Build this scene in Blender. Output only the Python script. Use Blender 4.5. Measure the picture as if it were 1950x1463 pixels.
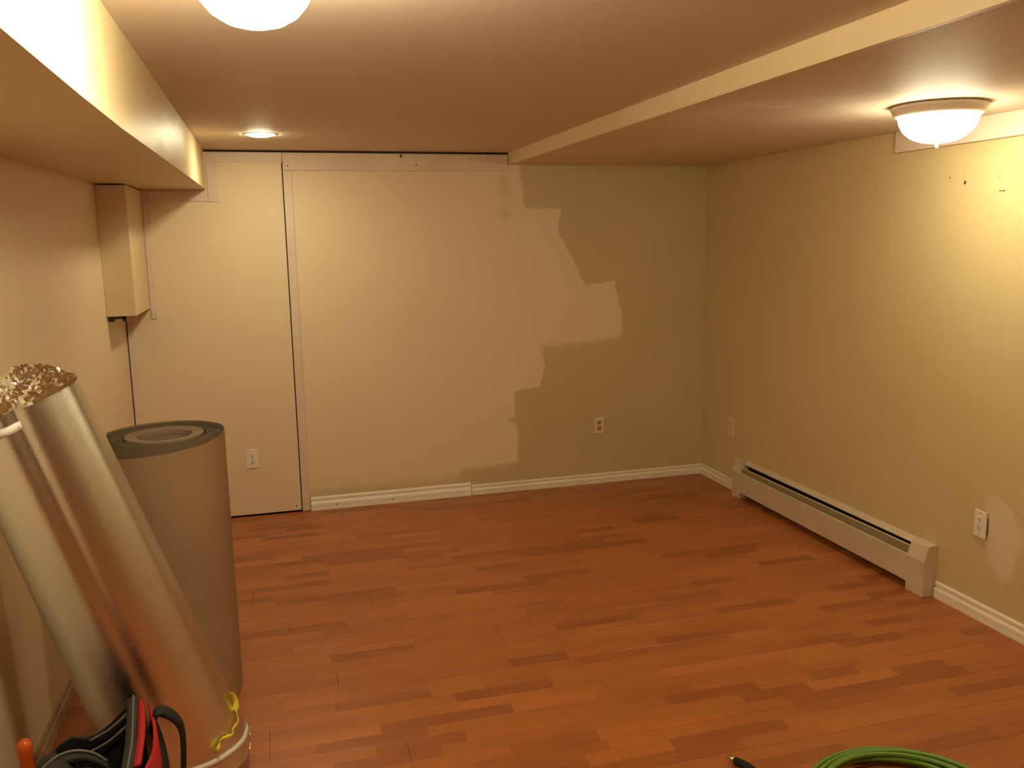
import bpy, bmesh, math, random
import numpy as np
from mathutils import Vector, Matrix, noise
S = bpy.context.scene
C = S.collection
for o in list(bpy.data.objects): bpy.data.objects.remove(o)
R = math.radians
# ---------------------------------------------------------------- camera
YAW, PITCH, ROLL, FPX = 0.26913, -0.16565, -0.01745, 1646.99
cy, sy, cp, sp = math.cos(YAW), math.sin(YAW), math.cos(PITCH), math.sin(PITCH)
fwd = Vector((sy*cp, cy*cp, sp)); r0 = Vector((cy, -sy, 0)); u0 = r0.cross(fwd)
rt = r0*math.cos(ROLL) + u0*math.sin(ROLL); up = -r0*math.sin(ROLL) + u0*math.cos(ROLL)
cam = bpy.data.cameras.new('camera'); co = bpy.data.objects.new('camera', cam); C.objects.link(co)
m = Matrix((rt, up, -fwd)).transposed().to_4x4(); m.translation = Vector((-2.83801, -5.33227, 1.64116))
co.matrix_world = m
cam.sensor_fit = 'HORIZONTAL'; cam.sensor_width = 36; cam.lens = FPX*36/1950; cam.clip_start = .02
S.camera = co
# ---------------------------------------------------------------- world, exposure
w = bpy.data.worlds.new('world'); S.world = w; w.use_nodes = True
w.node_tree.nodes['Background'].inputs[0].default_value = (.5, .4, .3, 1)
w.node_tree.nodes['Background'].inputs[1].default_value = .02
S.view_settings.view_transform = 'Standard'; S.view_settings.look = 'None'
S.view_settings.exposure = 0; S.view_settings.gamma = 1; S.view_settings.use_curve_mapping = False
LAMP = (1.0, .88, .57)          # warm bulbs
DOME_L, DOME_R, RECESS = 140.0, 49.0, 205.0
# ---------------------------------------------------------------- sizes
H, ZC = 2.10, 2.173             # dropped ceiling, main ceiling
XL, XS, XF = -3.644, -1.366, -3.159   # left wall, ceiling step, face of the soffit
YR = -8.0                       # wall behind the camera

# ---------------------------------------------------------------- materials
def mat(name, col, rough=.6, metal=0., spec=.5):
    m = bpy.data.materials.new(name); m.use_nodes = True
    b = m.node_tree.nodes['Principled BSDF']
    b.inputs['Base Color'].default_value = (*col, 1); b.inputs['Roughness'].default_value = rough
    b.inputs['Metallic'].default_value = metal; b.inputs['Specular IOR Level'].default_value = spec
    return m
def N(m, t, **kw):
    n = m.node_tree.nodes.new(t)
    for k, v in kw.items(): setattr(n, k, v)
    return n
def LK(m, a, b): m.node_tree.links.new(a, b)
def bsdf(m): return m.node_tree.nodes['Principled BSDF']
def pos(m): return N(m, 'ShaderNodeNewGeometry').outputs['Position']
def noise_tex(m, scale, detail=3, vec=None):
    n = N(m, 'ShaderNodeTexNoise'); n.inputs['Scale'].default_value = scale; n.inputs['Detail'].default_value = detail
    LK(m, vec if vec is not None else pos(m), n.inputs['Vector']); return n
def bump(m, scale, dist=.002, strength=.3, detail=2):
    n = noise_tex(m, scale, detail); b = N(m, 'ShaderNodeBump')
    b.inputs['Strength'].default_value = strength; b.inputs['Distance'].default_value = dist
    LK(m, n.outputs['Fac'], b.inputs['Height']); LK(m, b.outputs['Normal'], bsdf(m).inputs['Normal'])
def vary(m, c1, c2, scale, detail=3, lo=.35, hi=.65):
    n = noise_tex(m, scale, detail); r = N(m, 'ShaderNodeMapRange')
    r.inputs['From Min'].default_value = lo; r.inputs['From Max'].default_value = hi
    x = N(m, 'ShaderNodeMix', data_type='RGBA')
    x.inputs['A'].default_value = (*c1, 1); x.inputs['B'].default_value = (*c2, 1)
    LK(m, n.outputs['Fac'], r.inputs['Value']); LK(m, r.outputs[0], x.inputs['Factor'])
    LK(m, x.outputs['Result'], bsdf(m).inputs['Base Color']); return x.outputs['Result']
def masked(m, base, col):
    """mix in a second paint where the mesh attribute 'paint' says so"""
    a = N(m, 'ShaderNodeAttribute', attribute_name='paint')
    x = N(m, 'ShaderNodeMix', data_type='RGBA'); x.inputs['B'].default_value = (*col, 1)
    LK(m, base, x.inputs['A']); LK(m, a.outputs['Fac'], x.inputs['Factor'])
    LK(m, x.outputs['Result'], bsdf(m).inputs['Base Color'])
OLD = (.56, .45, .235); OLD2 = (.60, .48, .26)
NEW = (.77, .63, .44); NEW2 = (.80, .655, .46)
M = {}
M['old'] = mat('old_wall_paint', OLD, .5); masked(M['old'], vary(M['old'], OLD, OLD2, 1.3), NEW2); bump(M['old'], 220, .0012, .25)
M['new'] = mat('fresh_cream_paint', NEW, .5); vary(M['new'], NEW, NEW2, 1.1); bump(M['new'], 220, .0012, .22)
M['right'] = mat('right_wall_paint', OLD, .45); masked(M['right'], vary(M['right'], (.61, .48, .25), (.65, .515, .28), .9), (.80, .68, .52)); bump(M['right'], 200, .0012, .25)
M['ceil'] = mat('ceiling_paint', (.7, .6, .5), .62, 0, .22); masked(M['ceil'], vary(M['ceil'], (.70, .58, .48), (.74, .62, .51), .8), (.80, .70, .60)); bump(M['ceil'], 160, .0012, .2)
M['soffit'] = mat('soffit_gloss_paint', (.70, .56, .34), .42, 0, .22); vary(M['soffit'], (.69, .55, .33), (.73, .59, .36), 1.2); bump(M['soffit'], 5, .010, .35, 1)
M['step'] = mat('step_paint', (.78, .63, .41), .5); vary(M['step'], (.76, .61, .39), (.80, .65, .43), 3)
M['board'] = mat('primed_trim_board', (.74, .60, .50), .5); vary(M['board'], (.71, .57, .47), (.77, .63, .52), 4); bump(M['board'], 90, .0008, .2)
M['base'] = mat('white_baseboard', (.86, .77, .63), .4); vary(M['base'], (.83, .73, .59), (.89, .80, .66), 6)
M['base_b'] = mat('brighter_baseboard', (.93, .87, .78), .35); vary(M['base_b'], (.91, .85, .75), (.95, .89, .80), 6)
M['base_l'] = mat('brown_baseboard', (.42, .26, .15), .45); vary(M['base_l'], (.38, .23, .13), (.46, .29, .17), 6)  # browner and darker than the other baseboards
M['gap'] = mat('dark_cavity', (.045, .03, .02), .9)
M['heater'] = mat('heater_enamel', (.62, .51, .37), .4); vary(M['heater'], (.59, .48, .35), (.65, .54, .39), 5)
M['damper'] = mat('damper_olive', (.27, .23, .13), .45)
M['fin_shade'] = mat('fin_metal_shade', (.02, .017, .014), .6, .3)  # near-black; also paints in the shade inside the heater casing
M['plate'] = mat('outlet_plastic', (.86, .78, .68), .3)
M['plate_old'] = mat('outlet_old_plastic', (.72, .60, .42), .35)
M['kraftmark'] = mat('faint_pencil', (.35, .28, .16), .6)
M['slot'] = mat('outlet_slot', (.03, .02, .015), .6)
M['socket_brown'] = mat('worn_socket', (.42, .29, .16), .4)
M['lampwhite'] = mat('lamp_canopy_white', (.80, .68, .56), .35)
M['chase'] = mat('chase_paint', (.70, .56, .34), .45); vary(M['chase'], (.70, .55, .33), (.74, .59, .36), 2)
def emit(name, col, st):
    m = bpy.data.materials.new(name); m.use_nodes = True; nt = m.node_tree; nt.nodes.clear()
    e = nt.nodes.new('ShaderNodeEmission'); e.inputs[0].default_value = (*col, 1); e.inputs[1].default_value = st
    o = nt.nodes.new('ShaderNodeOutputMaterial'); nt.links.new(e.outputs[0], o.inputs[0]); return m

# laminate: three printed strips to the board, strips of uneven length
def laminate():
    m = mat('laminate_wood', (.3, .1, .03), .28, 0, .45)
    nt = m.node_tree
    sx = N(m, 'ShaderNodeSeparateXYZ'); LK(m, pos(m), sx.inputs[0])
    def mth(op, a, b=None, c=None):
        n = N(m, 'ShaderNodeMath', operation=op)
        for i, v in enumerate((a, b, c)):
            if v is None: continue
            if isinstance(v, (int, float)): n.inputs[i].default_value = v
            else: LK(m, v, n.inputs[i])
        return n.outputs[0]
    row = mth('FLOOR', mth('DIVIDE', mth('ADD', sx.outputs['Y'], 1.18+.1875*60), .0625))
    wn = N(m, 'ShaderNodeTexWhiteNoise', noise_dimensions='1D'); LK(m, row, wn.inputs['W'])
    ln = mth('MULTIPLY_ADD', wn.outputs['Value'], .14, .26)
    xo = mth('ADD', sx.outputs['X'], mth('MULTIPLY_ADD', wn.outputs['Value'], 7.3, 20.))
    # wobble the length a little so strips differ inside a row
    wob = mth('MULTIPLY', mth('SINE', mth('MULTIPLY_ADD', xo, 7.0, row)), .05)
    idx = mth('FLOOR', mth('DIVIDE', mth('ADD', xo, wob), ln))
    cv = N(m, 'ShaderNodeCombineXYZ'); LK(m, row, cv.inputs[0]); LK(m, idx, cv.inputs[1])
    w2 = N(m, 'ShaderNodeTexWhiteNoise', noise_dimensions='2D'); LK(m, cv.outputs[0], w2.inputs['Vector'])
    rp = N(m, 'ShaderNodeValToRGB'); LK(m, w2.outputs['Value'], rp.inputs[0])
    el = rp.color_ramp.elements; el[0].position = 0; el[0].color = (.285, .084, .023, 1)
    el[1].position = 1; el[1].color = (.455, .152, .044, 1)
    for p_, c_ in ((.14, (.30, .092, .026, 1)), (.24, (.365, .115, .032, 1)), (.8, (.405, .131, .037, 1))):
        e = el.new(p_); e.color = c_
    # grain
    mp = N(m, 'ShaderNodeVectorMath', operation='MULTIPLY'); LK(m, pos(m), mp.inputs[0]); mp.inputs[1].default_value = (3, 55, 1)
    ad = N(m, 'ShaderNodeVectorMath', operation='ADD'); LK(m, mp.outputs[0], ad.inputs[0])
    sc = N(m, 'ShaderNodeVectorMath', operation='SCALE'); LK(m, w2.outputs['Color'], sc.inputs[0]); sc.inputs['Scale'].default_value = 9
    LK(m, sc.outputs[0], ad.inputs[1])
    g = noise_tex(m, 1.6, 5, ad.outputs[0]); gr = N(m, 'ShaderNodeMapRange')
    gr.inputs['From Min'].default_value = .3; gr.inputs['From Max'].default_value = .7
    gr.inputs['To Min'].default_value = .90; gr.inputs['To Max'].default_value = 1.08
    LK(m, g.outputs['Fac'], gr.inputs['Value'])
    mp2 = N(m, 'ShaderNodeVectorMath', operation='MULTIPLY'); LK(m, pos(m), mp2.inputs[0]); mp2.inputs[1].default_value = (2.2, 9, 1)
    n2 = noise_tex(m, 1.5, 2, mp2.outputs[0]); r2 = N(m, 'ShaderNodeMapRange')
    r2.inputs['From Min'].default_value = .42; r2.inputs['From Max'].default_value = .62; LK(m, n2.outputs['Fac'], r2.inputs['Value'])
    fx = N(m, 'ShaderNodeMix', data_type='RGBA'); fx.inputs['B'].default_value = (.40, .134, .036, 1)
    LK(m, rp.outputs[0], fx.inputs['A']); LK(m, mth('MULTIPLY', r2.outputs[0], .28), fx.inputs['Factor'])
    mm = N(m, 'ShaderNodeVectorMath', operation='SCALE'); LK(m, fx.outputs['Result'], mm.inputs[0]); LK(m, gr.outputs[0], mm.inputs['Scale'])
    LK(m, mm.outputs[0], bsdf(m).inputs['Base Color'])
    rr = N(m, 'ShaderNodeMapRange'); rr.inputs['To Min'].default_value = .30; rr.inputs['To Max'].default_value = .44
    LK(m, noise_tex(m, 4, 4).outputs['Fac'], rr.inputs['Value']); LK(m, rr.outputs[0], bsdf(m).inputs['Roughness'])
    return m
M['floor'] = laminate()

# ---------------------------------------------------------------- mesh helpers
def obj(name, bm, m, parent=None, smooth=False, matl=None):
    bmesh.ops.recalc_face_normals(bm, faces=bm.faces[:])
    me = bpy.data.meshes.new(name); bm.to_mesh(me); bm.free()
    for x in (m if isinstance(m, (list, tuple)) else [m]): me.materials.append(x)
    if smooth:
        for f in me.polygons: f.use_smooth = True
    o = bpy.data.objects.new(name, me); C.objects.link(o)
    if parent: o.parent = parent
    return o
def tag(o, label=None, cat=None, group=None, kind=None):
    if label: o['label'] = label
    if cat: o['category'] = cat
    if group: o['group'] = group
    if kind: o['kind'] = kind
    return o
def struct(o, label, cat): return tag(o, label, cat, kind='structure')
def empty(name, loc, label, cat, group=None):
    o = bpy.data.objects.new(name, None); C.objects.link(o); o.location = loc; o.empty_display_size = .05
    return tag(o, label, cat, group)
def box(bm, x0, x1, y0, y1, z0, z1, bev=0, mi=0):
    x0, x1 = sorted((x0, x1)); y0, y1 = sorted((y0, y1)); z0, z1 = sorted((z0, z1))
    v = [bm.verts.new(p) for p in ((x0,y0,z0),(x1,y0,z0),(x1,y1,z0),(x0,y1,z0),(x0,y0,z1),(x1,y0,z1),(x1,y1,z1),(x0,y1,z1))]
    fs = [bm.faces.new([v[i] for i in q]) for q in ((0,3,2,1),(4,5,6,7),(0,1,5,4),(1,2,6,5),(2,3,7,6),(3,0,4,7))]
    for f in fs: f.material_index = mi
    if bev:
        es = list({e for f in fs for e in f.edges})
        bmesh.ops.bevel(bm, geom=es, offset=bev, segments=2, affect='EDGES', profile=.7)
    return fs
def nb(): return bmesh.new()
def prism(bm, prof, a0, a1, axis, mi=0):
    """profile of 2D points swept along axis ('x': prof=(y,z); 'y': prof=(x,z))"""
    def P(q, a): return (a, q[0], q[1]) if axis == 'x' else (q[0], a, q[1])
    A = [bm.verts.new(P(q, a0)) for q in prof]; B = [bm.verts.new(P(q, a1)) for q in prof]
    n = len(prof); fs = [bm.faces.new(A), bm.faces.new(B[::-1])]
    for i in range(n): fs.append(bm.faces.new((A[i], B[i], B[(i+1) % n], A[(i+1) % n])))
    for f in fs: f.material_index = mi
def lathe(bm, prof, c, seg=48, mi=0):
    """prof: list of (r, z)"""
    rings = []
    for r, z in prof:
        if r < 1e-6: rings.append([bm.verts.new((c[0], c[1], c[2]+z))])
        else: rings.append([bm.verts.new((c[0]+r*math.cos(2*math.pi*i/seg), c[1]+r*math.sin(2*math.pi*i/seg), c[2]+z)) for i in range(seg)])
    for a, b in zip(rings, rings[1:]):
        for i in range(seg):
            j = (i+1) % seg
            if len(a) == 1 and len(b) == 1: continue
            if len(a) == 1: f = bm.faces.new((a[0], b[i], b[j]))
            elif len(b) == 1: f = bm.faces.new((a[i], b[0], a[j]))
            else: f = bm.faces.new((a[i], b[i], b[j], a[j]))
            f.material_index = mi
def tube(bm, pts, rad, seg=10, cap=True, flat=1.0):
    pts = [Vector(p) for p in pts]; rings = []; n = len(pts); ref = None
    for i, p in enumerate(pts):
        t = (pts[min(i+1, n-1)] - pts[max(i-1, 0)]).normalized()
        if ref is None: ref = t.orthogonal().normalized()
        u = (ref - t*ref.dot(t)).normalized(); ref = u; v = t.cross(u)
        r = rad[i] if isinstance(rad, (list, tuple)) else rad
        rings.append([bm.verts.new(p + u*r*math.cos(2*math.pi*k/seg) + v*r*flat*math.sin(2*math.pi*k/seg)) for k in range(seg)])
    for a, b in zip(rings, rings[1:]):
        for k in range(seg): bm.faces.new((a[k], a[(k+1) % seg], b[(k+1) % seg], b[k]))
    if cap: bm.faces.new(rings[0][::-1]); bm.faces.new(rings[-1])
def ribbon(bm, pts, wid, side, thick):
    """flat strap along pts; side = width direction(s)"""
    pts = [Vector(p) for p in pts]; n = len(pts); rings = []
    for i, p in enumerate(pts):
        t = (pts[min(i+1, n-1)] - pts[max(i-1, 0)]).normalized()
        s = Vector(side[i] if isinstance(side, list) else side); s = (s - t*s.dot(t)).normalized(); nn = t.cross(s)
        ww = wid[i] if isinstance(wid, list) else wid
        rings.append([bm.verts.new(p + s*a*ww/2 + nn*b*thick/2) for a, b in ((-1,-1),(1,-1),(1,1),(-1,1))])
    for a, b in zip(rings, rings[1:]):
        for k in range(4): bm.faces.new((a[k], a[(k+1) % 4], b[(k+1) % 4], b[k]))
    bm.faces.new(rings[0][::-1]); bm.faces.new(rings[-1])
def smooth_pts(pts, n=8):
    P = [Vector(p) for p in pts]; out = []
    for i in range(len(P)-1):
        p0, p1, p2, p3 = P[max(i-1, 0)], P[i], P[i+1], P[min(i+2, len(P)-1)]
        for k in range(n):
            t = k/n; out.append(.5*((2*p1)+(p2-p0)*t+(2*p0-5*p1+4*p2-p3)*t*t+(3*p1-p0-3*p2+p3)*t**3))
    out.append(P[-1]); return out

# paint masks on a fine grid -------------------------------------------------
def poly_sd(U, V, poly):
    """signed distance, positive inside"""
    P = np.array(poly); d = np.full(U.shape, 9.); ins = np.zeros(U.shape, bool)
    for i in range(len(P)):
        a, b = P[i], P[(i+1) % len(P)]; e = b-a
        t = np.clip(((U-a[0])*e[0]+(V-a[1])*e[1])/(e@e+1e-12), 0, 1)
        d = np.minimum(d, np.hypot(U-a[0]-t*e[0], V-a[1]-t*e[1]))
        c = ((a[1] > V) != (b[1] > V)) & (U < (b[0]-a[0])*(V-a[1])/(b[1]-a[1]+1e-12)+a[0]); ins ^= c
    return np.where(ins, d, -d)
def vnoise(U, V, s, seed=0.):
    return np.array([noise.noise((u*s, v*s, seed)) for u, v in zip(U.ravel(), V.ravel())]).reshape(U.shape)
def grid(name, m, u0, u1, v0, v1, step, place, maskfn, parent=None):
    nu = max(2, int(round((u1-u0)/step))+1); nv = max(2, int(round((v1-v0)/step))+1)
    V_, U_ = np.meshgrid(np.linspace(v0, v1, nv), np.linspace(u0, u1, nu))
    co_ = place(U_, V_).reshape(-1, 3)
    i = np.arange(nu*nv).reshape(nu, nv)
    q = np.stack([i[:-1, :-1], i[1:, :-1], i[1:, 1:], i[:-1, 1:]], -1).reshape(-1, 4)
    me = bpy.data.meshes.new(name); me.from_pydata(co_.tolist(), [], q.tolist())
    a = me.attributes.new('paint', 'FLOAT', 'POINT'); a.data.foreach_set('value', maskfn(U_, V_).ravel().astype(np.float32))
    me.materials.append(m); o = bpy.data.objects.new(name, me); C.objects.link(o)
    if parent: o.parent = parent
    return o
sst = lambda x: np.clip(x, 0, 1)**2*(3-2*np.clip(x, 0, 1))

# ================================================================ THE SETTING
# floor: a slab, and laminate boards laid on it along x
bm = nb(); box(bm, XL-.1, .1, YR-.1, .1, -.10, -.0085)
floor = struct(obj('floor', bm, M['gap']), 'orange-brown laminate floor of three-strip boards', 'floor')
bm = nb(); PL, PW = 1.2, .1875
g = .0004
v0 = [(g, g, 0), (PL-g, g, 0), (PL-g, PW-g, 0), (g, PW-g, 0)]
b_ = .0009
lv = [bm.verts.new((x, y, -.008)) for x, y, z in v0]; mv = [bm.verts.new((x, y, -.0007)) for x, y, z in v0]
tv = [bm.verts.new(q) for q in ((g+b_, g+b_, 0), (PL-g-b_, g+b_, 0), (PL-g-b_, PW-g-b_, 0), (g+b_, PW-g-b_, 0))]
bm.faces.new(tv)
for A, B in ((lv, mv), (mv, tv)):
    for i in range(4): bm.faces.new((A[i], A[(i+1) % 4], B[(i+1) % 4], B[i]))
plank0 = obj('plank', bm, M['floor'], floor); first = True
random.seed(4)
ys = -1.18 - PW*37
offs = [.0, .47, .86, .23, .66, 1.05, .35]
for r_ in range(44):
    y = ys + r_*PW
    if y + PW > .02+PW or y < YR-PW: continue
    x = XL - offs[r_ % 7] - random.uniform(0, .1)
    while x < 0:
        a, b = max(x, XL+.003), min(x+PL, -.003)
        if b-a > .04:
            if first: o = plank0; first = False
            else: o = plank0.copy(); C.objects.link(o); o.parent = floor
            yy = min(y+PW, -.003)-y
            o.location = (a, y, 0); o.scale = ((b-a)/PL, yy/PW, 1)
        x += PL

# back wall -------------------------------------------------------------------
bnd = [(-1.292, 2.12), (-1.292, 2.081), (-1.268, 1.833), (-1.024, 1.828), (-1.046, 1.72), (-1.045, 1.689), (-.94, 1.50), (-.866, 1.34), (-.656, 1.361),
       (-.630, 1.24), (-.600, 1.134), (-.604, 1.06), (-.611, .994), (-.80, .965), (-1.161, .955), (-1.145, .812), (-1.179, .690), (-1.35, .669),
       (-1.357, .500), (-1.418, .478), (-1.345, .455), (-1.33, .377), (-1.341, .193), (-1.712, .175), (-1.78, .10), (-2.25, .118), (-2.69, .10)]
painted = bnd + [(-2.8, .10), (-2.8, 2.12)]
def back_mask(U, V):
    sd = poly_sd(U, V, painted)
    n1 = vnoise(U, V, 28, 1)*.006 + vnoise(U, V, 75, 2)*.004
    soft = .004 + .03*np.exp(-((V-.97)**2)/.003)*(U > -1.2) + .03*np.exp(-((V-.12)**2)/.004) + .006*(V < .5)
    mk = sst(.5 + (sd+n1)/(2*soft))
    sm = np.exp(-(((U+1.392)/.035)**2+((V-1.975)/.055)**2))*.55 + np.exp(-(((U+1.382)/.05)**2+((V-1.80)/.03)**2))*.5
    sm += np.exp(-(((U+2.0)/.25)**2+((V-1.15)/.18)**2))*.10 + np.exp(-(((V-.105)/.04)**2))*.35*(U < -1.7)
    mk = mk*(1-np.clip(sm*(1+vnoise(U, V, 14, 5)), 0, .8))
    mk += .18*np.exp(-(((U+1.05)/.07)**2+((V-1.87)/.04)**2))*0
    return np.clip(mk, 0, 1)
wb = grid('wall_back', M['old'], -2.728, .0, 0, H+.004, .01, lambda U, V: np.stack([U, 0*U, V], -1), back_mask)
struct(wb, 'back wall, half repainted cream over older olive-beige paint', 'wall')
# left part of it: a separately hung panel, upper strip to the main ceiling, core behind
bm = nb(); box(bm, XL+.006, -2.7345, -.006, .05, .012, ZC-.012); p_ = obj('panel', bm, M['new'], wb); p_['label'] = 'cream wall panel left of the vertical strip'
bm = nb(); box(bm, -2.728, XS+.01, 0, .03, H, ZC-.012); obj('upper_strip', bm, M['new'], wb)
bm = nb(); box(bm, XL-.1, .1, .052, .15, -.1, ZC+.1); obj('cavity', bm, M['gap'], wb)  # near-black block; its colour paints the shade seen in the panel gaps
def nails(par, pts, r=.004, nrm='y', face=-.0065):
    for a, z in pts:
        b = nb(); n = 8
        cs = [(a+r*math.cos(2*math.pi*i/n), z+r*1.2*math.sin(2*math.pi*i/n)) for i in range(n)]
        t_ = .0006
        if nrm == 'y': prism_pts = [[(x, face, z_) for x, z_ in cs], [(x, face-t_, z_) for x, z_ in cs]]
        else: prism_pts = [[(face, x, z_) for x, z_ in cs], [(face-t_, x, z_) for x, z_ in cs]]
        A = [b.verts.new(q) for q in prism_pts[0]]; B = [b.verts.new(q) for q in prism_pts[1]]
        b.faces.new(B); b.faces.new(A[::-1])
        for i in range(n): b.faces.new((A[i], A[(i+1) % n], B[(i+1) % n], B[i]))
        o = obj('nail_hole', b, M['gap'], par)
nails(wb, [(-2.763, .039)], .004)

def trim(n, label, *boxes):
    bm = nb()
    for q in boxes: box(bm, *q, bev=.0012)
    o = struct(obj('trim_%d' % n, bm, M['board']), label, 'trim board'); return o
trim(1, 'narrow vertical trim strip down the back wall from top board to floor', (-2.7265, -2.681, -.009, .0, .003, 2.058))
t2 = trim(2, 'long horizontal trim board along the top of the back wall, two dark nail marks', (-2.722, -1.376, -.013, 0, 2.060, 2.156))
nails(t2, [(-1.946, 2.092), (-2.70, 2.085)], .004, face=-.013); nails(t2, [(-2.036, 2.146)], .008, face=-.013)
trim(3, 'short horizontal trim board above the left wall panel', (-3.143, -2.730, -.012, -.0062, 2.104, 2.160))
trim(4, 'short upright trim board beside the end of the soffit', (-3.148, -3.094, -.014, -.0062, 1.884, 2.1025))
trim(5, 'short horizontal trim board under the end of the soffit', (-3.468, -3.1495, -.013, -.0062, 1.886, 1.941))
trim(6, 'narrow vertical trim strip on the wall along the boxed pipe chase', (-3.503, -3.474, -.012, -.0062, 1.228, 1.884))
trim(7, 'narrow trim strip in the left back corner below the pipe chase', (-3.637, -3.604, -.011, -.0062, .02, 1.20))

# right wall ------------------------------------------------------------------
def right_mask(U, V):   # U = y
    sd = poly_sd(U, V, [(-2.497, .56), (-2.56, .56), (-2.63, .51), (-2.69, .44), (-2.70, .39), (-2.66, .33), (-2.645, .25), (-2.60, .19), (-2.53, .27), (-2.50, .34)])
    sd2 = sd + vnoise(U, V, 22, 3)*.012
    return sst(.5+sd2/.03)*(.55+.25*vnoise(U, V, 12, 4))
wr = grid('wall_right', M['right'], YR, .0, 0, H+.004, .02, lambda U, V: np.stack([0*U, U, V], -1), lambda U, V: 0*U)
bpy.data.objects.remove(wr)
wr = grid('wall_right', M['right'], -3.2, 0, 0, H+.004, .012, lambda U, V: np.stack([0*U, U, V], -1), right_mask)
struct(wr, 'right wall in olive-beige paint with a pale patched spot by the outlet', 'wall')
bm = nb(); box(bm, 0, .1, YR-.1, -3.2, -.01, ZC+.1); box(bm, .002, .1, -3.2, .05, -.01, ZC+.1)
obj('wall_run', bm, M['right'], wr)
nails(wr, [(-2.258, 1.844)], .0065, 'x', 0); nails(wr, [(-1.545, 1.89), (-2.17, 1.87)], .003, 'x', 0)
bm = nb(); box(bm, -.0008, 0, -2.47, -2.44, 1.798, 1.801); obj('pencil_mark', bm, M['gap'], wr)
bm = nb(); box(bm, -.0008, 0, -2.437, -2.434, 1.846, 1.856); obj('pencil_mark', bm, M['kraftmark'], wr)
bm = nb(); box(bm, -.0008, 0, -2.420, -2.414, 1.797, 1.800); obj('pencil_mark', bm, M['kraftmark'], wr)
o = trim(8, 'pale board on the right wall just under the ceiling behind the dome light', (-.022, 0, -5.9, -1.842, 2.005, H))
# left wall, rear wall --------------------------------------------------------
bm = nb(); box(bm, XL-.1, XL, YR-.1, .05, -.01, ZC+.1)
wl = struct(obj('wall_left', bm, M['new']), 'cream left wall behind the leaning foil roll', 'wall')
bm = nb(); box(bm, XL-.1, .1, YR-.1, YR, -.01, ZC+.1)
struct(obj('wall_rear', bm, M['new']), 'wall behind the camera', 'wall')

# ceiling ---------------------------------------------------------------------
bm = nb(); box(bm, XF-.02, XS, YR, .05, ZC, ZC+.1)
# recess for the can light
ce = obj('ceiling', bm, M['ceil']); struct(ce, 'main ceiling, brownish beige paint', 'ceiling')
patches = [[(-1.30, -2.15), (-1.22, -2.50), (-1.02, -2.62), (-.95, -2.44), (-1.12, -2.40), (-1.1, -2.2)], [(-1.28, -1.9), (-1.16, -2.28), (-.98, -2.20), (-1.1, -1.85)],
           [(-1.0, -2.6), (-.75, -2.45), (-.62, -2.75), (-.85, -2.85)], [(-1.34, -.75), (-.95, -1.35), (-.45, -1.7), (-.72, -1.2), (-1.0, -.55)],
           [(-.62, -2.78), (-.30, -2.90), (-.25, -3.05), (-.55, -3.0)], [(-.9, -2.1), (-.75, -2.3), (-.45, -2.2), (-.6, -2.0)]]
def ceil_mask(U, V):
    mk = 0*U
    for i, p_ in enumerate(patches):
        sd = poly_sd(U, V, p_) + vnoise(U*.6, V*1.4, 9, i*3.)*.06
        mk = np.maximum(mk, sst(.5+sd/.05)*(.8 if i in (0, 2, 4) else .4))
    return mk
dc = grid('dropped_ceiling', M['ceil'], XS, 0, -4.2, 0, .02, lambda U, V: np.stack([U, V, 0*U+H], -1), ceil_mask, ce)
dc['label'] = 'slightly lower right-hand ceiling with paler roller patches'
bm = nb(); box(bm, XS, .1, YR-.1, -4.2, H, ZC+.1); box(bm, XS+.02, .1, -4.2, .05, H+.002, ZC+.1); obj('ceiling_run', bm, M['ceil'], ce)
bm = nb(); box(bm, XS-.0015, XS+.02, YR, .0, H-.0005, ZC); s_ = obj('ceiling_step', bm, M['step'], ce); s_['label'] = 'cream face of the low ceiling step'
# boxed soffit along the left wall, slightly sagging towards the camera
ysb = [0, -.8, -1.6, -2.4, -3.0, -3.5, -4.0, -5, YR]; zsb = [1.953, 1.946, 1.937, 1.928, 1.921, 1.922, 1.927, 1.93, 1.93]
bm = nb(); prev = None
for y, z in zip(ysb, zsb):
    ring = [bm.verts.new(q) for q in ((XL, y, z-.0), (XF, y, z), (XF, y, ZC+.01), (XL, y, ZC+.01))]
    if prev:
        for i in range(4): bm.faces.new((prev[i], prev[(i+1) % 4], ring[(i+1) % 4], ring[i]))
    else: bm.faces.new(ring)
    prev = ring
bm.faces.new(prev[::-1])
s_ = obj('soffit', bm, M['soffit'], ce); s_['label'] = 'boxed cream soffit running along the left wall'

# baseboards ------------------------------------------------------------------
def bprof(s, h, t):   # s=-1: out of the wall in -axis
    return [(0, 0), (s*t, 0), (s*t, .24*h), (s*t*.72, .26*h), (s*t*.72, .30*h), (s*t, .33*h), (s*t*.97, .52*h), (s*t*.70, .63*h),
            (s*t*.30, .66*h), (s*t*.30, .76*h), (s*t*.66, .80*h), (s*t*.66, .92*h), (s*t*.40, h), (0, h)]
def baseboard(name, label, prof, a0, a1, axis, m):
    bm = nb(); prism(bm, prof, a0, a1, axis); return struct(obj(name, bm, m), label, 'baseboard')
b1 = baseboard('baseboard_back', 'brighter loose length of white ridged baseboard on the back wall', [(y-.003, z+.001) for y, z in bprof(-1, .084, .018)], -2.676, -1.660, 'x', M['base_b'])
nails(b1, [(-2.52, .030), (-2.17, .028)], .004, face=-.021)
baseboard('baseboard_back', 'white ridged baseboard on the back wall running to the right corner', bprof(-1, .066, .014), -1.656, -.0, 'x', M['base'])
baseboard('baseboard_right', 'short ridged baseboard on the right wall between corner and heater', bprof(-1, .070, .014), -.547, -.0, 'y', M['base'])
baseboard('baseboard_right', 'ridged baseboard on the right wall from the heater towards the camera', bprof(-1, .076, .014), YR, -2.25, 'y', M['base'])
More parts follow.
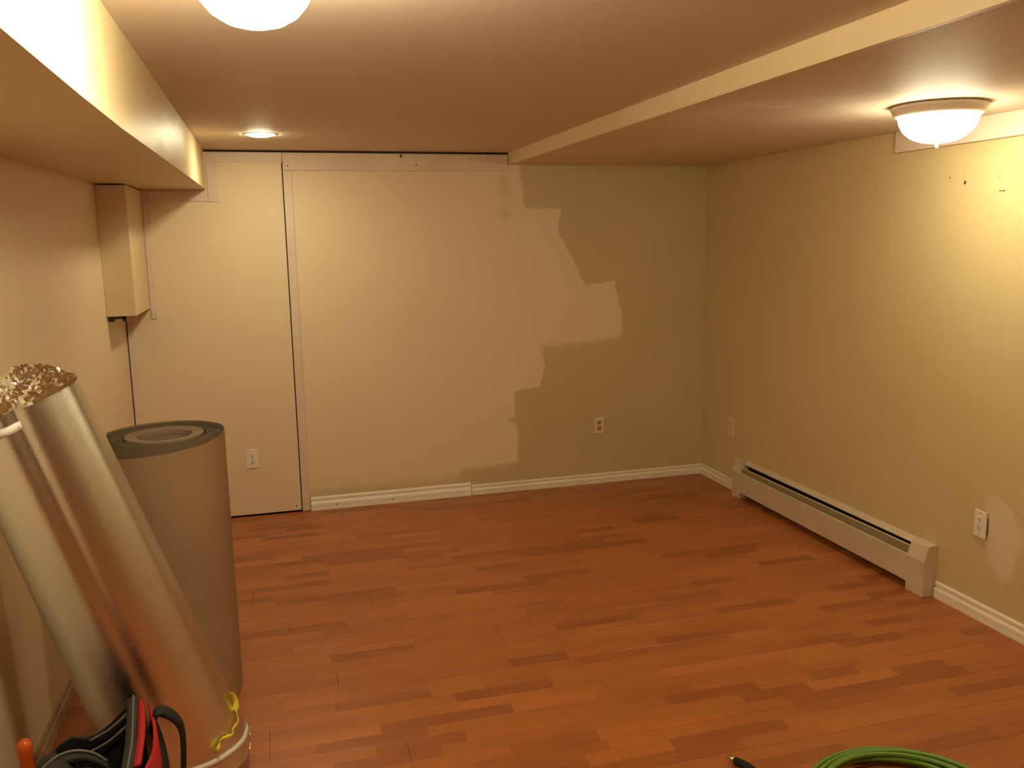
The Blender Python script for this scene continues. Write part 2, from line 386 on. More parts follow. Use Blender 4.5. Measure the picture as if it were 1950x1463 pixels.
baseboard('baseboard_left', 'brown baseboard along the left wall behind the foil roll', [(XL-q[0], q[1]) for q in bprof(-1, .070, .014)], YR, -.05, 'y', M['base_l'])

# ================================================================ PIPE CHASE
pc = empty('pipe_chase', (-3.57, -.29, 1.29), 'boxed cream pipe cover hanging in the left back corner under the soffit', 'pipe cover')
def rel(o, e):
    o.parent = e; o.location = -Vector(e.location); return o
bm = nb(); box(bm, XL+.001, -3.505, -.573, -.561, 1.290, 1.942, .001); rel(obj('front_panel', bm, M['chase']), pc)
bm = nb(); box(bm, -3.517, -3.505, -.5605, -.007, 1.290, 1.944, .001); rel(obj('side_panel', bm, M['chase']), pc)
bm = nb(); box(bm, XL+.002, -3.515, -.578, -.5735, 1.885, 1.941, .001); o = rel(obj('top_strip', bm, M['board']), pc); o['label'] = 'pinkish strip across the top'
bm = nb(); box(bm, XL+.004, XL+.03, -.55, -.53, 1.262, 1.30, .002); box(bm, XL+.004, XL+.085, -.552, -.546, 1.275, 1.289); box(bm, XL+.07, XL+.085, -.552, -.54, 1.262, 1.288)
box(bm, XL+.002, -3.518, -.559, -.02, 1.36, 1.365)  # dark sheet across the hollow, painted shade for the chase interior
o = rel(obj('bracket_and_shade', bm, M['gap']), pc); o['label'] = 'dark bracket in the open bottom, dark sheet for shade above it'
nails(wl, [(-.50, 1.607)], .006, 'x', XL+.0006)

# ================================================================ HEATER
ht = empty('baseboard_heater', (-.035, -1.39, 0), 'long beige baseboard heater on the floor along the right wall', 'heater')
Y0, Y1 = -.545, -2.243
def tilt_z(bm):      # the damper hangs a little more open at the far end
    for v in bm.verts:
        if v.co.z > .17: v.co.z += -.003+.0125*(Y0-v.co.y)/(Y0-Y1)
    return bm
bm = nb(); box(bm, -.004, -.0005, Y1+.004, Y0-.004, .02, .238); rel(obj('back_plate', bm, M['fin_shade']), ht)  # back plate coloured near-black for the shade behind the slot
bm = nb(); prism(bm, [(-.001, .240), (-.001, .236), (-.026, .2175), (-.028, .215), (-.0295, .217), (-.027, .2210)], Y1+.01, Y0-.01, 'y'); rel(obj('hood', bm, M['heater']), ht)
bm = nb(); prism(bm, [(-.046, .2020), (-.049, .2030), (-.052, .2000), (-.0515, .1975), (-.0485, .199)], Y1+.01, Y0-.01, 'y'); o = rel(obj('damper_lip', tilt_z(bm), M['heater']), ht)
bm = nb(); prism(bm, [(-.0488, .1985), (-.0512, .1975), (-.0565, .145), (-.0545, .145)], Y1+.01, Y0-.01, 'y'); o = rel(obj('damper', tilt_z(bm), M['damper']), ht); o['label'] = 'darker olive damper blade'
bm = nb(); prism(bm, [(-.0585, .166), (-.060, .1705), (-.0645, .1715), (-.067, .168), (-.067, .042), (-.064, .038), (-.058, .038), (-.058, .040), (-.0655, .0425), (-.0655, .166)], Y1+.01, Y0-.01, 'y')
rel(obj('front_panel', bm, M['heater']), ht)
bm = nb()
for i in range(150):
    y = Y0-.11-i*.0098; box(bm, -.050, -.008, y, y-.0008, .07, .125)
tube(bm, [(-.029, Y0-.01, .098), (-.029, Y1+.01, .098)], .0095, 10)
o = rel(obj('heating_fins', bm, M['fin_shade']), ht); o['kind'] = 'stuff'; o['label'] = 'dark metal fins on a pipe inside the casing'
cap = [(-.0008, 0), (-.069, 0), (-.069, .166), (-.066, .176), (-.047, .236), (-.042, .2415), (-.0008, .2425)]
for k, (a, b, lb) in enumerate(((Y0, Y0-.088, 'far end cap'), (Y1, Y1+.112, 'near end cap with a stepped edge'))):
    bm = nb(); prism(bm, cap, a, b, 'y')
    bmesh.ops.bevel(bm, geom=bm.edges[:], offset=.0015, segments=2, affect='EDGES')
    o = rel(obj('end_cap', bm, M['heater']), ht); o['label'] = lb
    if k:
        bm = nb(); prism(bm, [(-.030, .003), (-.0712, .003), (-.0712, .167), (-.068, .178), (-.050, .2385), (-.02, .2445), (-.02, .235)], Y1-.0012, Y1+.042, 'y')
        bmesh.ops.bevel(bm, geom=bm.edges[:], offset=.001, segments=1, affect='EDGES')
        rel(obj('cap_cover', bm, M['heater']), ht)

# ================================================================ OUTLETS
def outlet(loc, rz, label, mp, mr, decora=False, tilt=0):
    e = empty('wall_outlet', loc, label, 'outlet', 'wall outlets'); e.rotation_euler = (0, tilt, rz)
    bm = nb(); box(bm, -.035, .035, -.0065, 0, -.0575, .0575, .002); obj('cover_plate', bm, mp, e)
    if decora:
        bm = nb(); box(bm, -.0165, .0165, -.0085, -.006, -.0335, .0335, .001); obj('receptacle', bm, mr, e)
        bm = nb()
        for s in (-1, 1):
            z = s*.017
            box(bm, -.0075, -.0055, -.0095, -.0084, z, z+.009); box(bm, .0055, .0075, -.0095, -.0084, z, z+.007)
            box(bm, -.0025, .0025, -.0095, -.0084, z-.009, z-.0045)
        obj('slots', bm, M['slot'], e)
        cs = ((0, .047), (0, -.047))
    else:
        for s in (-1, 1):
            z = s*.0195; bm = nb(); n = 20; pr = []
            for i in range(n):
                a = 2*math.pi*i/n; pr.append((.0172*math.cos(a), max(-.0135, min(.0135, .0172*math.sin(a)))+z))
            A = [bm.verts.new((x, -.0082, zz)) for x, zz in pr]; B = [bm.verts.new((x, -.006, zz)) for x, zz in pr]
            bm.faces.new(A)
            for i in range(n): bm.faces.new((A[i], A[(i+1) % n], B[(i+1) % n], B[i]))
            rc = obj('receptacle', bm, mr, e)
            bm = nb()
            box(bm, -.0075, -.0050, -.0090, -.0080, z-.001, z+.008); box(bm, .0050, .0075, -.0090, -.0080, z, z+.007)
            box(bm, -.0028, .0028, -.0090, -.0080, z-.0095, z-.004)
            obj('slots', bm, M['slot'], rc)
        cs = ((0, 0),)
    for x, z in cs:
        bm = nb(); n = 10
        A = [bm.verts.new((x+.0032*math.cos(2*math.pi*i/n), -.0078, z+.0032*math.sin(2*math.pi*i/n))) for i in range(n)]
        B = [bm.verts.new((v.co.x, -.006, v.co.z)) for v in A]; bm.faces.new(A)
        for i in range(n): bm.faces.new((A[i], A[(i+1) % n], B[(i+1) % n], B[i]))
        obj('screw', bm, M['socket_brown'], e)
    return e
outlet((-3.006, -.0062, .361), 0, 'white wall outlet low on the back wall beside the kraft roll', M['plate'], M['plate'])
outlet((-.766, 0, .398), 0, 'pale wall outlet with worn brown sockets on the back wall near the corner', M['plate_old'], M['socket_brown'])
outlet((0, -.402, .416), R(-90), 'beige painted outlet on the right wall between corner and heater', M['plate_old'], M['plate_old'])
o = outlet((-.004, -2.479, .420), R(-90), 'white outlet lifting off the right wall beside a pale patch', M['plate'], M['plate'], True)
o.rotation_euler = (0, 0, R(-95.5))
bm = nb(); box(bm, -.022, .034, -.0005, .0045, -.035, .030); b_o = obj('gap_shade', bm, M['gap'], o); b_o['label'] = 'dark block for the shade in the gap behind the plate'  # solid dark block, painted shade filling the gap under the plate

# ================================================================ LAMPS
def dome(loc, st, label):
    e = empty('dome_ceiling_light', loc, label, 'ceiling light', 'dome ceiling lights')
    bm = nb(); lathe(bm, [(0, -.001), (.158, -.001), (.165, -.006), (.165, -.013), (.160, -.018), (.158, -.024), (.150, -.036), (.140, -.043), (.134, -.043), (.134, -.03), (0, -.03)], (0, 0, 0), 72)
    obj('canopy', bm, M['lampwhite'], e, True)
    bm = nb(); pr = [(.1365, -.040)]
    for i in range(1, 15):
        a = i/14*math.pi/2; pr.append((.1365*math.cos(a)**.85 if i < 14 else 0, -.040-.096*math.sin(a)))
    lathe(bm, pr, (0, 0, 0), 64); obj('glass_bowl', bm, emit('lit_frosted_glass', LAMP, st), e, True)
    bm = nb(); lathe(bm, [(0, -.1345), (.009, -.1350), (.0105, -.138), (.007, -.141), (.004, -.144), (.006, -.148), (.0055, -.152), (0, -.156)], (0, 0, 0), 24)
    obj('finial', bm, M['lampwhite'], e, True)
    return e
dome((-.44, -2.585, H), DOME_R, 'lit frosted dome light on the low ceiling by the right wall')
e = empty('bowl_ceiling_light', (-2.835, -3.70, ZC), 'brightly lit bowl light by the soffit, nearly all above the frame', 'ceiling light')
bm = nb(); lathe(bm, [(0, -.001), (.085, -.001), (.088, -.004), (.088, -.012), (.06, -.020), (0, -.020)], (0, 0, 0), 48); obj('canopy', bm, M['lampwhite'], e, True)
bm = nb(); lathe(bm, [(.060, -.019), (.082, -.032), (.097, -.052), (.103, -.076), (.100, -.100), (.090, -.122), (.073, -.142), (.05, -.156), (.025, -.163), (0, -.165)], (0, 0, 0), 64); obj('glass_bowl', bm, emit('bright_frosted_glass', LAMP, DOME_L), e, True)
rl = empty('recessed_light', (-2.84, -.77, ZC), 'small round recessed downlight in the ceiling near the back wall', 'ceiling light')
bm = nb(); lathe(bm, [(.0665, -.001), (.068, -.003), (.078, -.002), (.081, -.0004), (.0665, -.0004)], (0, 0, 0), 48); obj('trim_ring', bm, M['ceil'], rl, True)
bm = nb(); lathe(bm, [(.0655, -.0015), (.060, -.006), (.045, -.011), (.025, -.014), (0, -.015)], (0, 0, 0), 40); obj('bulb', bm, emit('lit_bulb', (1.0, .87, .54), RECESS), rl, True)
for s in (-1, 1):
    bm = nb(); box(bm, s*.092, s*.098, -.004, .004, -.006, -.001, .0008); obj('spring_clip', bm, M['lampwhite'], rl)

# ================================================================ KRAFT ROLL
M['kraft'] = mat('kraft_board', (.30, .19, .105), .62); vary(M['kraft'], (.285, .18, .10), (.32, .205, .115), 2.5); bump(M['kraft'], 60, .0006, .2)
M['kraft_in'] = mat('kraft_grey_inside', (.125, .095, .055), .75)
M['kraft_hole'] = mat('kraft_hole_shade', (.16, .10, .055), .8)
M['kraft_light'] = mat('kraft_light_core', (.27, .19, .125), .7)
KX, KY, KR, KH = -3.232, -2.115, .205, .985
kr = empty('kraft_paper_roll', (KX, KY, 0), 'tall standing roll of brown kraft board behind the foil roll', 'roll')
def spiral_sheet(r0, r1, turns, z0, ztop, th, a0=0., seg=64, m=None, name='winding'):
    """a wound sheet: inner wall, outer wall and top edge"""
    n = int(seg*abs(turns)); bm = nb(); prev = None
    for i in range(n+1):
        t = i/n; a = a0+2*math.pi*turns*t; r = r0+(r1-r0)*t; zt = ztop(a, t)
        c, s = math.cos(a), math.sin(a)
        ring = [bm.verts.new(q) for q in ((r*c, r*s, z0), ((r+th)*c, (r+th)*s, z0), ((r+th)*c, (r+th)*s, zt), (r*c, r*s, zt))]
        if prev:
            for k in range(4): bm.faces.new((prev[k], prev[(k+1) % 4], ring[(k+1) % 4], ring[k]))
        else: bm.faces.new(ring)
        prev = ring
    bm.faces.new(prev[::-1]); return obj(name, bm, m, kr, False)
# inner windings at full height; light core ring; outer sheet that slips down towards the front
spiral_sheet(.135, .196, 14, .004, lambda a, t: KH-.009+.007*t+.0022*math.sin(int(t*14)*2.4)-.005*(int(t*14) % 3 == 0), .0030, R(40), 56, M['kraft_in'], 'inner_winding')
spiral_sheet(.090, .130, 9, .004, lambda a, t: KH-.006+.004*t, .0040, R(100), 56, M['kraft_light'], 'core_winding')
bm = nb(); lathe(bm, [(.0885, .004), (.0885, KH-.022), (.0, KH-.022)], (0, 0, 0), 48); o = obj('core_tube', bm, M['kraft_hole'], kr, False); o['label'] = 'centre hole of the roll, closed by a disc coloured dark for shade'  # disc just below the rim, darkened in colour for the hole's shade
def ztop_out(a, t):    # a from 0 (right) clockwise: highest at the right, 7 cm lower at the left
    return KH+.004-.075*(t**1.0)
spiral_sheet(.2015, .2045, -.60, .002, ztop_out, .0016, R(14), 110, M['kraft'], 'outer_sheet')
spiral_sheet(.1985, .2010, 1.04, .002, lambda a, t: KH-.001, .0014, R(10), 90, M['kraft_in'], 'second_sheet')
spiral_sheet(.2015, .2040, .42, .002, lambda a, t: KH+.004, .0016, R(13), 110, M['kraft'], 'outer_sheet')

# ================================================================ FOIL ROLL
def foil_mat(name, base, rough, bs, dist, st):
    m = mat(name, base, rough, 1.0); bump(m, bs, dist, st, 3); return m
M['foil'] = foil_mat('foil_facing', (.77, .80, .80), .25, 420, .0012, .6)
M['foil_end'] = foil_mat('crumpled_foil', (.88, .90, .88), .10, 90, .003, .4)
M['strap'] = mat('white_tape', (.80, .74, .70), .5)
FB = Vector((-3.170, -2.691, 0)); FA = Vector((-.266, -.152, 1)).normalized(); FR0, FR1, FL = .190, .1526, 1.263
FC = FB + Vector((0, 0, FR0*math.hypot(FA.x, FA.y)))
FU = FA.cross(Vector((0, 0, 1))).normalized(); FV = FU.cross(FA)
def FP(k, deg, dr=0.):
    a = R(deg); r = FR0+(FR1-FR0)*k + dr
    r += .0022*math.sin(3*a+.7)*(1-.3*k) + .0012*math.sin(7*a+2.1+k*1.2) + .0010*math.sin(11*a+.4-k*.8)
    dd = (deg-198.5)/7.5                   # the crease where the roll has folded in under its tape
    r += -.0125*math.exp(-dd*dd)*(.28+.72*k) + .003*math.exp(-((deg-216)/12)**2)
    return FC + FA*FL*k + (FU*math.cos(a)+FV*math.sin(a))*r
fr = empty('foil_insulation_roll', FB, 'large silver foil-faced roll leaning against the left wall', 'roll')
def frel(o): return rel(o, fr)
def shell(name, k0, k1, a0, a1, dr, m, nk=40, na=240, th=.0, close=False):
    bm = nb(); G = [[bm.verts.new(FP(k0+(k1-k0)*i/nk, a0+(a1-a0)*j/na, dr)) for j in range(na if close else na+1)] for i in range(nk+1)]
    for i in range(nk):
        for j in range(na):
            j2 = (j+1) % na if close else j+1
            bm.faces.new((G[i][j], G[i+1][j], G[i+1][j2], G[i][j2]))
    if th:
        G2 = [[bm.verts.new(FP(k0+(k1-k0)*i/nk, a0+(a1-a0)*j/na, dr-th)) for j in range(na+1)] for i in range(nk+1)]
        for i in range(nk):
            for j in range(na): bm.faces.new((G2[i][j], G2[i][j+1], G2[i+1][j+1], G2[i+1][j]))
            bm.faces.new((G[i][0], G2[i][0], G2[i+1][0], G[i+1][0])); bm.faces.new((G[i][-1], G[i+1][-1], G2[i+1][-1], G2[i][-1]))
        for j in range(na):
            bm.faces.new((G[0][j], G[0][j+1], G2[0][j+1], G2[0][j])); bm.faces.new((G[-1][j], G2[-1][j], G2[-1][j+1], G[-1][j+1]))
    fs_ = nk*na
    o = frel(obj(name, bm, m, None, True))
    if th:
        for f in o.data.polygons: f.use_smooth = f.area > 2e-5 and len(f.vertices) == 4 and abs((FP_axis(f.center)).dot(f.normal)) > .9
        flat = {tuple(sorted(e)) for f in o.data.polygons if not f.use_smooth for e in f.edge_keys}
        for e in o.data.edges:
            if tuple(sorted(e.vertices)) in flat: e.use_edge_sharp = True
    return o
def FP_axis(c):
    d = c-FC; d = d-FA*d.dot(FA); return d.normalized()
shell('foil_winding', 0, 1, 0, 360, 0, M['foil'], close=True)
o = shell('outer_flap', .003, .997, 30, 194, .0016, M['foil'], na=130); o['label'] = 'overlapping outer foil layer with its seam facing the camera'
# crumpled foil closing the top, slumped core pushed up towards the back
def crumple(name, k, sgn, rise, seed, nr=26, na=84):
    bm = nb(); G = []
    for i in range(nr+1):
        q = i/nr; row = []
        for j in range(na):
            a = 360*j/na; ar = R(a)
            rr = FR0+(FR1-FR0)*k+.003
            c_ = FC+FA*FL*k; p = c_+(FP(k, a if a > 0 else 360, .002)-c_)*(1-q)*(1+.03*noise.noise((3*math.cos(ar), 3*math.sin(ar), seed+9))*min(1, q*5))
            prof = rise*math.sin(min(1, q*2.2)*math.pi/2)
            n1 = noise.noise(Vector((p.x*26, p.y*26, seed)))*.016+noise.noise(Vector((p.x*70, p.y*70, seed+3)))*.009+noise.noise(Vector((p.x*150, p.y*150, seed+5)))*.004
            lump = .03*math.exp(-((a-40)/45)**2)*q*(1-q)*4
            p = p + FA*sgn*(prof + (n1*min(1, q*6)+.003*noise.noise((8*math.cos(ar), 8*math.sin(ar), seed))) + lump)
            row.append(bm.verts.new(p))
        G.append(row)
    for i in range(nr):
        for j in range(na):
            j2 = (j+1) % na
            bm.faces.new((G[i][j], G[i+1][j], G[i+1][j2], G[i][j2]))
    bmesh.ops.remove_doubles(bm, verts=bm.verts[:], dist=.0004)
    o = frel(obj(name, bm, M['foil_end'])); return o
o = crumple('crumpled_top', 1.0, 1, .022, 1.); o['label'] = 'shiny crumpled foil tucked over the upper end'
o = crumple('crumpled_base', .0, -1, -.014, 7.); o['label'] = 'crinkled foil fringe at the lower end'
# tapes
def ring_tape(name, fk, a0, a1, wk, dr, m, n=80):
    bm = nb(); prev = None
    for j in range(n+1):
        a = a0+(a1-a0)*j/n; k = fk(a)
        r_ = [bm.verts.new(FP(k+s*wk/2, a, d)) for s, d in ((-1, dr), (1, dr), (1, dr-.001), (-1, dr-.001))]
        if prev:
            for q in range(4): bm.faces.new((prev[q], prev[(q+1) % 4], r_[(q+1) % 4], r_[q]))
        else: bm.faces.new(r_)
        prev = r_
    bm.faces.new(prev[::-1]); return frel(obj(name, bm, m, None, True))
o = ring_tape('tape_band', lambda a: .026+.045*(a-121)/59, 60, 240, .017, .0042, M['strap']); o['label'] = 'white tape band near the floor'
o = ring_tape('tape_band', lambda a: .968-.004*(a-196)/30, 196.6, 330, .017, .0030, M['strap']); o['label'] = 'white tape band near the top'
# yellow scrap stuck on it
M['yellow'] = mat('yellow_plastic_film', (.72, .62, .03), .35)
pts, side, wid = [], [], []
random.seed(3)
anchor = [(121, .150, .020, 1), (122.5, .128, .014, 1), (126, .112, .019, .8), (131, .106, .006, .5), (138, .100, .005, .3), (145, .098, .006, .2), (148, .092, .004, .4), (151, .096, .016, .9), (156, .101, .009, .7), (162, .104, .015, .9), (168, .099, .017, 1), (170, .090, .010, 1)]
for i, (a, k, w_, tw) in enumerate(anchor):
    pts.append(FP(k, a, .012+.004*math.sin(i*2)))
sp_ = smooth_pts(pts, 5); nseg = len(sp_)
for i, p_ in enumerate(sp_):
    t = i/(nseg-1)*(len(anchor)-1); j = min(int(t), len(anchor)-2); f_ = t-j
    wid.append(anchor[j][2]*(1-f_)+anchor[j+1][2]*f_)
    a = R(anchor[j][0]); rad = FU*math.cos(a)+FV*math.sin(a)
    side.append(tuple(FA*math.cos(i*.22)+rad*math.sin(i*.22)*.9))
bm = nb(); ribbon(bm, sp_, wid, side, .0012)
tag(obj('plastic_scrap', bm, M['yellow'], None, True), 'twisted yellow plastic strip stuck low on the foil roll', 'plastic strip')

# ================================================================ TOOL BAG
M['black'] = mat('black_nylon', (.012, .011, .011), .65, 0, .3); bump(M['black'], 400, .001, .4)
M['dark'] = mat('dark_grey_nylon', (.030, .028, .025), .7, 0, .3); bump(M['dark'], 300, .001, .4)
M['red'] = mat('red_nylon', (.33, .010, .014), .6, 0, .3); bump(M['red'], 350, .001, .35)
M['piping'] = mat('grey_piping', (.13, .12, .105), .5)
M['orange'] = mat('orange_handle', (.55, .085, .012), .25)
M['steel'] = mat('steel', (.7, .68, .64), .2, 1)
BX, BY = -3.34, -3.17
bag = empty('tool_bag', (BX, BY, 0), 'open black and red tool bag on the floor in front of the foil roll', 'bag')
def brel(o): return rel(o, bag)
# body: open tote, length along y
def wallpanel(name, m, prof, y0, y1, th, label=None, bow=.0, n=10):
    """prof: (x,z) pairs bottom->top, swept along y, bowing out"""
    bm = nb(); G = []
    for s in (0, 1):
        g_ = []
        for i in range(n+1):
            y = y0+(y1-y0)*i/n; bo = bow*math.sin(math.pi*i/n)
            g_.append([bm.verts.new((x+bo+s*th, y, z+.006*math.sin(i*1.3)*(z > .3))) for x, z in prof])
        G.append(g_)
    for i in range(n):
        for j in range(len(prof)-1):
            for s in (0, 1):
                q = G[s]; bm.faces.new((q[i][j], q[i+1][j], q[i+1][j+1], q[i][j+1]))
        for j in (0, len(prof)-1): bm.faces.new((G[0][i][j], G[0][i+1][j], G[1][i+1][j], G[1][i][j]))
    for i in (0, n):
        for j in range(len(prof)-1): bm.faces.new((G[0][i][j], G[0][i][j+1], G[1][i][j+1], G[1][i][j]))
    o = brel(obj(name, bm, m, None, True))
    if label: o['label'] = label
    return o
XR_ = -3.222
wallpanel('side_panel', M['red'], [(XR_-.012, .004), (XR_, .06), (XR_+.010, .22), (XR_+.010, .36), (XR_+.004, .452)], -3.40, -3.055, .008, 'red right-hand side', .020)
wallpanel('side_panel', M['dark'], [(-3.455, .004), (-3.47, .08), (-3.478, .22), (-3.468, .33), (-3.445, .375)], -3.40, -3.055, .008, 'dark grey left-hand side', -.012)
bm = nb(); box(bm, -3.46, XR_-.004, -3.395, -3.06, .003, .02, .004); brel(obj('bag_base', bm, M['black']))
for yy, nm in ((-3.055, 'far black end with a raised peak'), (-3.398, 'near black end')):
    bm = nb(); pr = [(-3.46, .01), (-3.475, .2), (-3.455, .36), (-3.43, .385), (-3.40, .398), (-3.372, .388), (-3.345, .392), (-3.31, .415), (-3.275, .448), (-3.248, .470), (-3.236, .462), (XR_-.004, .30), (XR_-.012, .01)]
    if yy < -3.2: pr = [(x, min(z, .30)) for x, z in pr]
    A = [bm.verts.new((x, yy, z)) for x, z in pr]; B = [bm.verts.new((x, yy+.010, z)) for x, z in pr]
    bm.faces.new(A); bm.faces.new(B[::-1]); n = len(pr)
    for i in range(n): bm.faces.new((A[i], A[(i+1) % n], B[(i+1) % n], B[i]))
    o = brel(obj('end_panel', bm, M['black'])); o['label'] = nm
# rim binding along the red side: wide grey-black band with light stitching line
bm = nb(); ribbon(bm, smooth_pts([(-3.252, -3.045, .470), (-3.250, -3.12, .452), (-3.250, -3.22, .437), (-3.254, -3.33, .43), (-3.258, -3.40, .42)], 6), .026, (1, 0, .25), .012)
brel(obj('rim_binding', bm, M['dark'], None, True))
bm = nb(); tube(bm, smooth_pts([(-3.249, -3.045, .480), (-3.248, -3.12, .461), (-3.247, -3.22, .446), (-3.252, -3.33, .439), (-3.255, -3.40, .43)], 6), .0025, 6)
brel(obj('piping', bm, M['piping'], None, True))
# zipper strips in the raised flap
for dz, l in ((0, 0), (-.030, 1)):
    bm = nb(); ribbon(bm, smooth_pts([(-3.36, -3.068, .388+dz), (-3.31, -3.068, .410+dz), (-3.256, -3.068, .452+dz)], 5), .007, (-.5, 0, 1), .003); brel(obj('zipper', bm, M['piping'], None, True))
# handle: wide black strap loop on the red side
hp = smooth_pts([(-3.212, -3.10, .40), (-3.196, -3.10, .447), (-3.175, -3.10, .447), (-3.150, -3.105, .425), (-3.137, -3.11, .395), (-3.136, -3.12, .35), (-3.141, -3.13, .29), (-3.155, -3.15, .22), (-3.20, -3.16, .17)], 6)
bm = nb(); nh = len(hp)
ribbon(bm, hp, [.030+.012*math.exp(-((i/nh-.28)/.15)**2) for i in range(nh)], [(0, 1, 0)]*nh, .014)
bmesh.ops.bevel(bm, geom=bm.edges[:], offset=.002, segments=1, affect='EDGES')
brel(obj('handle', bm, M['black'], None, True))
bm = nb(); ribbon(bm, smooth_pts([(-3.208, -3.085, .41), (-3.196, -3.09, .36), (-3.188, -3.10, .30), (-3.186, -3.11, .2)], 6), .030, (.7, .7, 0), .006); brel(obj('strap', bm, M['dark'], None, True))
# bulging pouch flap on the left with grey piping arc
def blob(name, c, rx, ry, rz_, m, seed, parent=bag, amp=.12, rot=0):
    bm = nb(); bmesh.ops.create_icosphere(bm, subdivisions=4, radius=1)
    for v in bm.verts:
        p = v.co.copy(); q = 1+amp*noise.noise(p*2.2+Vector((seed, 0, 0)))+amp*.4*noise.noise(p*6+Vector((0, seed, 0)))
        v.co = Vector((p.x*rx*q, p.y*ry*q, p.z*rz_*q))
    bmesh.ops.rotate(bm, verts=bm.verts[:], matrix=Matrix.Rotation(rot, 3, 'Y'))
    for v in bm.verts: v.co += Vector(c)
    o = obj(name, bm, m, None, True)
    return rel(o, parent) if parent else o
bm = nb(); ribbon(bm, smooth_pts([(-3.236, -3.047, .462), (-3.228, -3.12, .458), (-3.226, -3.22, .452), (-3.230, -3.33, .446)], 6), .018, (1, 0, .3), .006); o = brel(obj('red_edge', bm, M['red'], None, True)); o['label'] = 'red fabric edge beside the binding'
o = blob('side_pouch', (-3.435, -3.15, .30), .060, .085, .105, M['dark'], 2.); o['label'] = 'dark grey rounded outer pouch'
bm = nb(); tube(bm, smooth_pts([(-3.490, -3.20, .34), (-3.462, -3.17, .385), (-3.425, -3.15, .408), (-3.385, -3.14, .410), (-3.345, -3.14, .395), (-3.315, -3.14, .365)], 7), .0035, 8); brel(obj('piping', bm, M['piping'], None, True))
bm = nb(); A = []
arc = smooth_pts([(-3.490, -3.20, .34), (-3.462, -3.17, .385), (-3.425, -3.15, .408), (-3.385, -3.14, .410), (-3.345, -3.14, .395), (-3.315, -3.14, .365)], 5)
prev = None
for p_ in arc:
    r_ = [bm.verts.new(p_), bm.verts.new(p_+Vector((.008, -.012, -.030))), bm.verts.new(p_+Vector((.010, .010, -.034)))]
    if prev:
        for q in range(3): bm.faces.new((prev[q], prev[(q+1) % 3], r_[(q+1) % 3], r_[q]))
    else: bm.faces.new(r_)
    prev = r_
bm.faces.new(prev[::-1]); brel(obj('pouch_flap', bm, M['dark'], None, True))
bm = nb(); ribbon(bm, smooth_pts([(-3.467, -3.245, .29), (-3.445, -3.245, .325), (-3.425, -3.24, .352)], 4), [.012, .016, .020, .02, .018, .016, .012, .009, .004], (.7, .1, -.5), .004)
o = brel(obj('red_corner', bm, M['red'], None, True)); o['label'] = 'red corner of the front pocket'
bm = nb(); tube(bm, smooth_pts([(-3.452, -3.22, .330), (-3.458, -3.22, .36), (-3.462, -3.215, .378)], 4), .0035, 8); brel(obj('cord', bm, M['piping'], None, True))
bag.rotation_euler.z = R(5); bag.location.x += .012
# gloves stuffed in the opening
gl = blob('work_glove', (-3.325, -3.23, .345), .038, .050, .052, M['dark'], 5., None, .2); tag(gl, 'dark grey work glove stuffed in the middle of the tool bag', 'glove')
gl = blob('work_glove', (-3.413, -3.235, .340), .034, .045, .050, M['black'], 8., None, .2); tag(gl, 'black work glove bunched at the left of the tool bag', 'glove')
# fingers on the gloves
for (cx_, cz_, dx_, mm, par) in ((-3.325, .375, -.3, 'dark', 0), (-3.413, .37, .25, 'black', 1)):
    G_ = [o for o in C.objects if o.name.startswith('work_glove')][par]
    for k in range(4):
        bm = nb(); x = cx_-.027+k*.018
        tube(bm, smooth_pts([(x, -3.23, cz_-.02), (x+dx_*.01, -3.255, cz_+.008), (x+dx_*.02, -3.285, cz_+.002-.004*k), (x+dx_*.03, -3.300, cz_-.022)], 5), [.007, .0085]+[.009]*12+[.007, .004], 10)
        obj('finger', bm, M[mm], G_, True)
# carabiner / shiny zipper pull
bm = nb(); bmesh.ops.create_icosphere(bm, subdivisions=2, radius=.006)
for v in bm.verts: v.co = Vector((v.co.x*1.3-3.372, v.co.y-3.255, v.co.z*.9+.397))
o = brel(obj('zipper_pull', bm, M['steel'], None, True)); o['label'] = 'shiny metal zipper pull'
# screwdriver
sd = empty('screwdriver', (-3.499, -3.09, .0), 'screwdriver with a rounded orange handle upright left of the tool bag', 'screwdriver')
bm = nb(); lathe(bm, [(0, .432), (.008, .430), (.0145, .424), (.0180, .414), (.0185, .403), (.0168, .390), (.0155, .365), (.0175, .34), (.0165, .32), (.010, .31), (0, .31)], (0, 0, 0), 24); obj('handle', bm, M['orange'], sd, True)
bm = nb(); lathe(bm, [(0, .315), (.0035, .31), (.0035, .012), (0, .003)], (0, 0, 0), 12); obj('shaft', bm, M['steel'], sd, True)

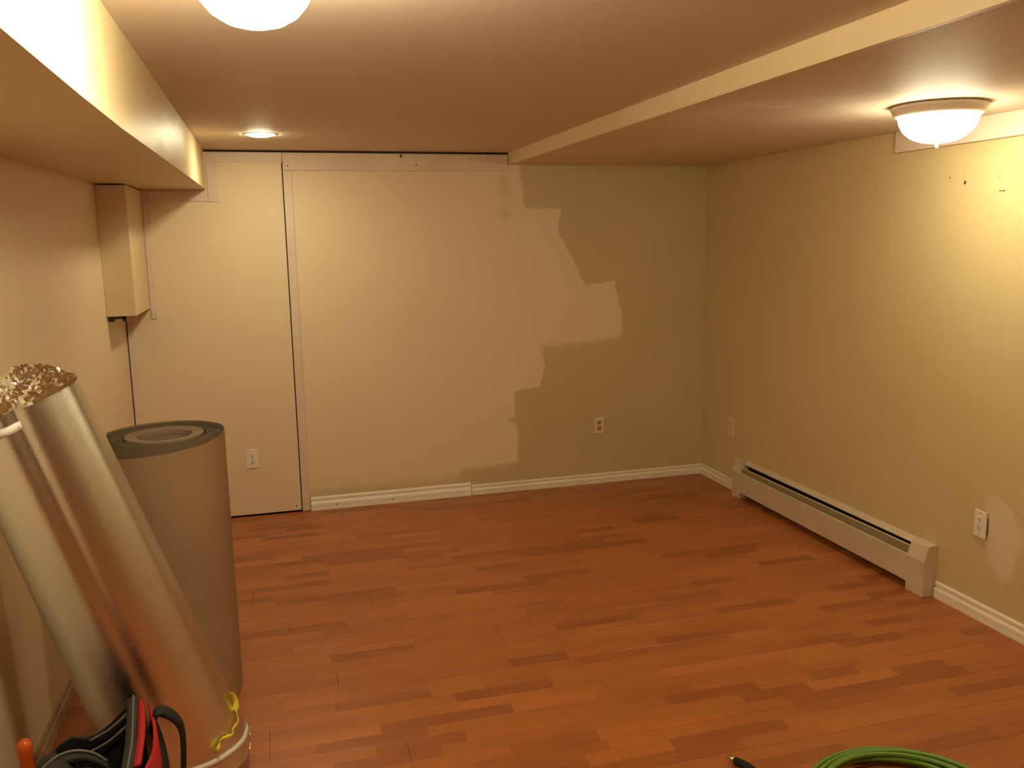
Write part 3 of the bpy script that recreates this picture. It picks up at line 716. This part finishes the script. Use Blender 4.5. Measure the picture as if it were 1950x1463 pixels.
# ================================================================ HOSE COIL
M['green'] = mat('green_hose', (.13, .27, .020), .42); M['brass'] = mat('fitting_metal', (.6, .5, .38), .3, 1)
hc = empty('green_hose', (-1.17, -3.46, 0), 'coil of bright green air hose on the floor at the bottom edge', 'hose')
random.seed(11); pts = []
NL = 9
loops = [(.262, .008, 0, 0), (.244, .010, .010, .004), (.226, .012, -.012, .0), (.270, .022, .006, -.012), (.248, .026, -.006, -.004), (.228, .030, .008, -.010), (.206, .030, -.010, -.008), (.236, .042, .012, -.020), (.214, .046, .0, -.018)]
for i, (r_, z, ox, oy) in enumerate(loops):
    nx = loops[min(i+1, NL-1)]
    for k in range(36):
        t = k/36; e_ = t*t*(3-2*t) if t > .0 else 0
        q = max(0, (t-.6)/.4); q = q*q*(3-2*q)
        rr = r_*(1-q)+nx[0]*q; zz = z*(1-q)+nx[1]*q; xx = ox*(1-q)+nx[2]*q; yy = oy*(1-q)+nx[3]*q
        a = R(200)+2*math.pi*t
        pts.append((-1.165+xx+rr*1.12*math.cos(a), -3.452+yy+rr*math.sin(a), zz+.002*math.sin(a*3+i)))
bm = nb(); tube(bm, pts, .0072, 12); o = rel(obj('hose_coil', bm, M['green'], None, True), hc)
bm = nb(); tube(bm, smooth_pts([pts[0], (-1.44, -3.50, .009), (-1.50, -3.42, .009), (-1.505, -3.30, .009), (-1.500, -3.22, .010), (-1.495, -3.17, .0125)], 8), .0072, 12); rel(obj('hose_tail', bm, M['green'], None, True), hc)
bm = nb(); tube(bm, [(-1.494, -3.182, .0135), (-1.500, -3.160, .0135), (-1.512, -3.135, .0135), (-1.5215, -3.118, .0135)], [.0105, .0125, .0125, .0115], 16); o = rel(obj('end_fitting', bm, M['black'], None, True), hc); o['label'] = 'black rubber end'
bm = nb(); tube(bm, [(-1.521, -3.119, .0135), (-1.5285, -3.105, .0135), (-1.533, -3.097, .0135)], [.0075, .0075, .006], 12); o = rel(obj('fitting_tip', bm, M['brass'], None, True), hc); o['label'] = 'small brass tip'
